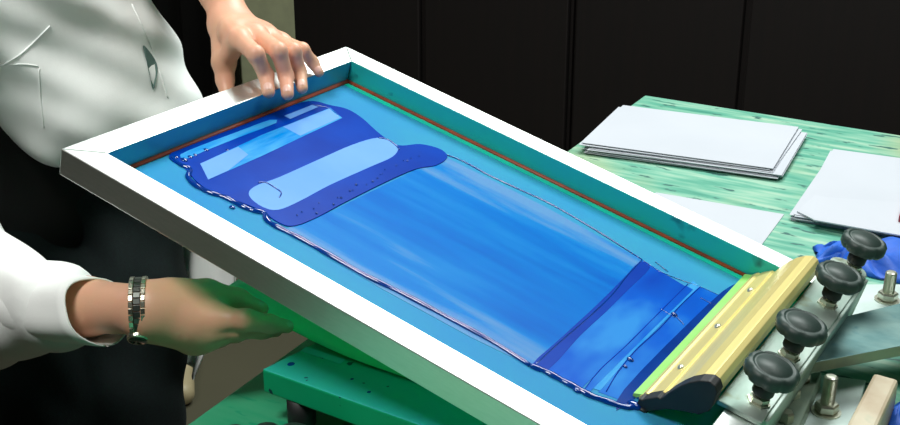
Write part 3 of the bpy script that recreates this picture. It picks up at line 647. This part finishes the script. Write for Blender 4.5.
# trunk, head, legs
ShR = np.array([-1.36, .92, 1.30]); ShL = np.array([-1.44, 1.28, 1.42]); NK = np.array([-1.39, 1.10, 1.46]); HD = np.array([-1.31, 1.08, 1.60])
HIP = np.array([-1.43, 1.14, .93]); KR = np.array([-1.38, 1.00, .50]); KL = np.array([-1.42, 1.30, .50]); AR = np.array([-1.44, 1.00, .09]); AL = np.array([-1.47, 1.33, .09])
HR = HIP+np.array([.0, -.085, -.03]); HL = HIP+np.array([.0, .085, -.03])
CH = (ShR+ShL)/2+np.array([0, 0, -.10])
body = [(HR, HL, .105, .105), (HIP, CH, .115, .125, ((1, 0, 0), .8)), (ShR, ShL, .06, .06), (CH-np.array([0, .06, 0]), CH+np.array([0, .06, 0]), .12, .12, ((1, 0, 0), .85)),
        (CH, NK, .08, .05), (NK, HD, .05, .055), (HD+np.array([0, 0, .03]), HD+np.array([.01, 0, .07]), .082, .078), (HD+np.array([.055, 0, -.035]), HD+np.array([.03, 0, 0]), .035, .06),
        (HD+np.array([.085, 0, .03]), HD+np.array([.105, 0, .0]), .009, .013, None, .01), (HD+np.array([.084, -.018, -.034]), HD+np.array([.084, .018, -.034]), .0065, .0065, None, .006), (HD+np.array([.084, -.014, -.046]), HD+np.array([.084, .014, -.046]), .007, .007, None, .006),
        (HD+np.array([.076, .018, .056]), HD+np.array([.066, .045, .054]), .008, .006, None, .012), (HD+np.array([.076, -.018, .056]), HD+np.array([.066, -.045, .054]), .008, .006, None, .012), (HD+np.array([0, .08, .01]), HD+np.array([0, .083, .03]), .012, .014, None, .01), (HD+np.array([0, -.08, .01]), HD+np.array([0, -.083, .03]), .012, .014, None, .01),
        (ShL, ELB, .05, .042), (ELB, cutL, .041, .036), (ShR, E2, .05, .044), (E2, cutR, .042, .035),
        (HR, KR, .085, .058), (KR, AR, .055, .036), (HL, KL, .085, .058), (KL, AL, .055, .036), (AR, AR+np.array([.13, 0, -.05]), .035, .028), (AL, AL+np.array([.13, 0, -.05]), .035, .028)]
Vb, Fb = organic(body, .006, .04); parts.append((Vb, Fb, 0))
# eyes and mouth
for s in (-1, 1):
    bm = bmesh.new(); bmesh.ops.create_uvsphere(bm, u_segments=12, v_segments=8, radius=.012)
    V = np.array([v.co[:] for v in bm.verts])+HD+np.array([.0785, .029*s, .037]); bm.faces.ensure_lookup_table(); bmesh.ops.triangulate(bm, faces=bm.faces); V = np.array([v.co[:] for v in bm.verts])+HD+np.array([.0785, .029*s, .037])
    Fs = np.array([[v.index for v in f.verts] for f in bm.faces]); parts.append((V, Fs, 2)); bm.free()
me = raw_mesh('person', [(V, F_, i) for V, F_, i in parts])
me2 = me
M['eye'] = mat('eye', (.05, .04, .035), .2)
person = link('person', me, [M['skin'], M['nail'], M['eye']], smooth=True, label='person in white lab coat and dark jeans holding the screen and a sheet', cat='person')
sm = person.modifiers.new('s', 'SMOOTH'); sm.factor = .5; sm.iterations = 2
# hair
hp = [(HD+np.array([-.02, 0, .06]), HD+np.array([-.005, 0, .085]), .09, .082), (HD+np.array([-.045, 0, .03]), HD+np.array([-.07, 0, -.08]), .07, .045)]
V, F_ = organic(hp, .01, .03); link('hair', raw_mesh('hair', [(V, F_, 0)]), M['hair'], person, smooth=True)
# dark shirt under the coat
V, F_ = organic([(HIP-np.array([0, 0, .05]), CH, .135, .145, ((1, 0, 0), .85)), (HR, HL, .125, .125)], .01, .03); link('shirt', raw_mesh('shirt', [(V, F_, 0)]), M['wall_black'], person, smooth=True)
# jeans
jp = [(W(55, 300, 1.80), W(62, 470, 1.80), .075, .072), (HR, HL, .122, .122), (W(138, 200, 1.83), W(136, 300, 1.83), .066, .072), (W(136, 300, 1.83), W(140, 440, 1.85), .072, .066), (HIP, HIP+np.array([0, 0, .09]), .115, .11), (HR+np.array([0, -.01, -.02]), KR, .108, .082), (KR, AR+np.array([0, 0, .03]), .080, .062), (HL, KL, .105, .078), (KL, AL+np.array([0, 0, .03]), .078, .062)]
jd = lambda X: .0022*np.sin(X[..., 2]*55+X[..., 1]*40+2*np.sin(X[..., 0]*30))+.002*np.sin(X[..., 2]*31-X[..., 0]*60)
V, F_ = organic(jp, .008, .03, jd); link('jeans', raw_mesh('jeans', [(V, F_, 0)]), M['jeans'], person, smooth=True)
for A_ in (AR, AL):
    sp = [(A_+np.array([-.02, 0, -.05]), A_+np.array([.13, 0, -.055]), .046, .038), (A_+np.array([.0, 0, -.02]), A_+np.array([.05, 0, -.04]), .045, .04)]
    V, F_ = organic(sp, .007, .02, lambda X: np.maximum(0, (.006-X[..., 2]))*3); link('shoe', raw_mesh('shoe', [(V, F_, 0)]), M['shoe'], person, smooth=True)

qs_ = onz(181, 381, .03)
sp = [(np.array([0, 0, .045]), np.array([.10, -.10, .03]), .036, .030), (np.array([-.01, .01, .07]), np.array([.03, -.03, .05]), .034, .03)]
V, F_ = organic(sp, .005, .02, lambda X: np.maximum(0, (.008-X[..., 2]))*3); mm = raw_mesh('shoe', [(V, F_, 0)])
fs = link('shoe', mm, M['shoe'], smooth=True, loc=(qs_[0]-.06, qs_[1]+.06, -.003), label='beige shoe on the floor behind the dark trouser leg', cat='shoe')
# lab coat: trunk, sleeves and hanging skirt in one cloth surface
def folds(X):
    x, y, z = X[..., 0], X[..., 1], X[..., 2]
    a = y*.75+z*1.0+x*.4
    return .0036*np.sin(a*38+2.2*np.sin(y*9+x*7))+.003*np.sin(a*71+3*np.sin(z*11))+.0025*np.sin(x*60+z*44)
cE = E2; 
cuffR = W(78, 309, 1.262)
coatp = [(HIP+np.array([0, -.03, .34]), CH, .15, .16), (W(-25, 10, 1.68), W(14, 66, 1.69), .095, .078), (W(38, 72, 1.70), W(62, 118, 1.70), .070, .052), (W(85, 105, 1.70), W(30, 38, 1.68), .078, .085), (W(40, -20, 1.66), W(50, -110, 1.70), .110, .14), (W(55, -110, 1.7), (ShR+ShL)/2, .15, .13), (ShR, ShL, .085, .085),
         (W(95, 60, 1.74), W(150, 112, 1.76), .10, .065), (W(40, 8, 1.72), W(90, 55, 1.74), .112, .10), (W(150, 110, 1.76), W(165, 180, 1.80), .06, .05), (W(90, 10, 1.75), W(145, 64, 1.76), .04, .034),
         (ShR, E2, .078, .066), (E2, W(-10, 303, 1.355*1.09), .066, .065), (W(-10, 303, 1.355*1.09), W(54, 307, 1.29*1.09), .065, .053),
         (ShL, ELB, .075, .066), (ELB, WR*.3+ELB*.7, .062, .058)]
V, F_ = organic(coatp, .0065, .05, folds)
coat_parts = [(V, F_, 0)]
def shell(rows, th):
    """cloth sheet with thickness from rows of points"""
    R = np.array(rows); a, b = R.shape[:2]
    du = np.gradient(R, axis=0); dv = np.gradient(R, axis=1); n = np.cross(du, dv); n /= np.linalg.norm(n, axis=-1, keepdims=True)+1e-9
    T = R+n*th/2; B = R-n*th/2; V = np.concatenate([T.reshape(-1, 3), B.reshape(-1, 3)]); Fs = []; o = a*b
    for i in range(a-1):
        for j in range(b-1):
            q = (i*b+j, i*b+j+1, (i+1)*b+j+1, (i+1)*b+j); Fs.append(q); Fs.append(tuple(k+o for k in q[::-1]))
    for i in range(a-1):
        for j in (0, b-1): Fs.append((i*b+j, (i+1)*b+j, (i+1)*b+j+o, i*b+j+o))
    for j in range(b-1):
        for i in (0, a-1): Fs.append((i*b+j, i*b+j+1, i*b+j+1+o, i*b+j+o))
    return V, np.array(Fs)
# cuff of the right sleeve
rows = []
axd = (W2_-E2o)/np.linalg.norm(W2_-E2); s1 = np.cross(axd, _u); s1 /= np.linalg.norm(s1); s2 = np.cross(s1, axd)
for t_ in np.linspace(0, 1, 14):
    c = W(-20, 303, 1.365)*(1-t_)+W(104, 311, 1.235)*t_; row = []
    for a in np.linspace(0, 2*PI, 40):
        r_ = .054-.009*t_+.0018*math.sin(3*a+t_*7)+.0012*math.sin(a*5-4*t_)
        k_ = 1+.0
        lean = (.016*t_*math.cos(a)-.006*t_)
        row.append(c+s1*math.sin(a)*r_*.92+(-s2)*math.cos(a)*r_*(1.0)+axd*lean)
    rows.append(row)
V, F_ = shell(rows, .0022); coat_parts.append((far_scale(V), F_, 0))
# hanging front flap seen below the screen
tl = [(150, 95, 1.80), (160, 180, 1.84), (178, 250, 1.86), (181, 320, 1.87), (186, 362, 1.87)]
tr = [(204, 97, 1.80), (215, 180, 1.80), (238, 268, 1.79), (215, 330, 1.84), (193, 381, 1.87)]
L1 = crom([W(*p) for p in tl], 6, False); L2 = crom([W(*p) for p in tr], 6, False); rows = []
for i, (a, b) in enumerate(zip(L1, L2)):
    row = []
    for s in np.linspace(0, 1, 16): row.append(a*(1-s)+b*s+_f*.008*math.sin(s*9+i*.15)+_f*.02*math.sin(s*PI))
    rows.append(row)
V, F_ = shell(rows, .003); coat_parts.append((V, F_, 0))
coat = link('lab_coat', raw_mesh('lab_coat', coat_parts), M['coat'], person, smooth=True, label='white cotton lab coat')
sm = coat.modifiers.new('s', 'SMOOTH'); sm.factor = .5; sm.iterations = 2
# seams and pocket opening laid on the cloth
from mathutils.bvhtree import BVHTree
bvh = BVHTree.FromPolygons([v.co[:] for v in coat.data.vertices], [p.vertices[:] for p in coat.data.polygons])
def oncoat(px, py, lift):
    r = ray(px, py); r = r/np.linalg.norm(r); h, n_, i_, d_ = bvh.ray_cast(Vector(CAM), Vector(r), 5.)
    return None if h is None else np.array(h)-r*lift
def seam(pts, r, m=None):
    P = [oncoat(*p, .0005) for p in crom(pts, 8, False)]; P = [p for p in P if p is not None]
    if len(P) > 3: bm = bmesh.new(); tube(bm, P, r, 6, .6); bm_obj('coat_seam', bm, m or M['coat'], person, smooth=True)
seam([(50, 26), (34, 42), (18, 56), (-5, 70)], .0018); seam([(2, 66), (22, 64), (38, 66)], .0012); seam([(39, 68), (41, 100), (44, 128)], .0012); seam([(132, 4), (146, 34), (158, 66), (168, 98)], .0014)
P = [oncoat(*p, .0012) for p in crom([(143, 46), (150, 52), (157, 64), (157, 76), (153, 90), (149, 70)], 3)]
if all(p is not None for p in P):
    bm = bmesh.new(); vs = [bm.verts.new(p) for p in P]; f_ = bm.faces.new(vs); ex = bmesh.ops.extrude_face_region(bm, geom=[f_]); bmesh.ops.translate(bm, verts=[g for g in ex['geom'] if isinstance(g, bmesh.types.BMVert)], vec=Vector(-_f*.0012))
    bm_obj('pocket_opening', bm, M['pocket'], person, label='grey green pocket slit')

# wristwatch on the lower wrist
wc = W(140, 309, 1.217*1.09-.0105)
watch = empty('wristwatch', (0, 0, 0), label='steel bracelet wristwatch'); watch.parent = person
ax_ = _r+_f*.14+_u*.04; ax_ /= np.linalg.norm(ax_); w1 = np.cross(ax_, _u); w1 /= np.linalg.norm(w1); w2 = np.cross(w1, ax_)
bm = bmesh.new(); bd = bmesh.new(); R_ = .0335; SQ = 1.0; nl = 30
def link_box(bmx, a, x0, x1, r0, r1, da):
    vs = []
    for x in (x0, x1):
        for r_ in (r0, r1):
            for aa in (a-da, a+da): vs.append(bmx.verts.new(wc+ax_*x+(w1*math.cos(aa)+w2*math.sin(aa))*r_))
    for f in ((0, 1, 3, 2), (4, 6, 7, 5), (0, 4, 5, 1), (2, 3, 7, 6), (0, 2, 6, 4), (1, 5, 7, 3)): bmx.faces.new([vs[i] for i in f])
for i in range(nl):
    a = 2*PI*i/nl; da = PI/nl*.86
    link_box(bm, a, -.0085, -.0040, R_-.0022, R_+.0010, da); link_box(bm, a, .0040, .0085, R_-.0022, R_+.0010, da)
    link_box(bd, a+PI/nl, -.0036, .0036, R_-.0022, R_+.0004, da)
bm_obj('bracelet', bm, M['watch'], watch, bevel=.0004); bm_obj('bracelet_links', bd, M['watch_dark'], watch, bevel=.0004, label='dark centre links')
da_ = -1.5; dn = w1*math.cos(da_)+w2*math.sin(da_)
if dn @ _f > 0: dn = dn-2*_f*(dn@_f)
dn = -w2*.86-_f*.5; dn /= np.linalg.norm(dn)
Rm = Vector(dn).to_track_quat('Z', 'Y').to_matrix().to_4x4(); cpos = wc+dn*(R_-.001)+ax_*.001
bm = bmesh.new(); lathe(bm, [(.0105, -.003), (.0115, -.001), (.0115, .003), (.0103, .0042), (.0098, .0042), (.0096, .0034), (.0002, .0034)], 32); bmesh.ops.transform(bm, matrix=Matrix.Translation(Vector(cpos)) @ Rm, verts=bm.verts); bm_obj('case', bm, M['watch'], watch, smooth=False)
bm = bmesh.new(); lathe(bm, [(.0094, .0036), (.0090, .0046), (.0002, .0050)], 32); bmesh.ops.transform(bm, matrix=Matrix.Translation(Vector(cpos)) @ Rm, verts=bm.verts); bm_obj('dial', bm, M['glass'], watch, smooth=True, label='dark glass dial')

# ------------------------------------------------------------------ lights
def area(name, loc, target, sx, sy, power, col):
    l = bpy.data.lights.new(name, 'AREA'); l.shape = 'RECTANGLE'; l.size = sx; l.size_y = sy; l.energy = power; l.color = col
    o = bpy.data.objects.new(name, l); C.objects.link(o); o.location = loc
    o.rotation_euler = (Vector(target)-Vector(loc)).to_track_quat('-Z', 'Y').to_euler(); return o
area('overhead_or_fill_light', (-.9, 2.9, 3.1), (-.6, 1.2, 1.), 1.8, .8, 84, (.95, 1., .98))
area('overhead_or_fill_light', (.5, 1.7, 3.1), (-.5, 1.2, 1.), .9, .9, 18, (.97, 1., .97))
area('overhead_or_fill_light', (-1.0, -.1, 3.15), (-1.2, 1.2, 1.15), .7, .7, 46, (1, .98, .94))  # added fill from the camera side, brightens the upper hand and coat
w = bpy.data.worlds.new('w'); bpy.context.scene.world = w; w.use_nodes = True
w.node_tree.nodes['Background'].inputs['Color'].default_value = (.05, .07, .06, 1); w.node_tree.nodes['Background'].inputs['Strength'].default_value = .3

# ------------------------------------------------------------------ camera
cd = bpy.data.cameras.new('camera'); cam = bpy.data.objects.new('camera', cd); C.objects.link(cam)
cd.sensor_width = 36; cd.sensor_fit = 'HORIZONTAL'; cd.lens = F*36/900; cd.clip_start = .02
mw = Matrix(((_r[0], _u[0], -_f[0], CAM[0]), (_r[1], _u[1], -_f[1], CAM[1]), (_r[2], _u[2], -_f[2], CAM[2]), (0, 0, 0, 1))); cam.matrix_world = mw
sc = bpy.context.scene; sc.camera = cam
sc.view_settings.view_transform = 'Standard'; sc.view_settings.look = 'None'; sc.view_settings.gamma = 1; sc.view_settings.use_curve_mapping = False; sc.view_settings.exposure = 0
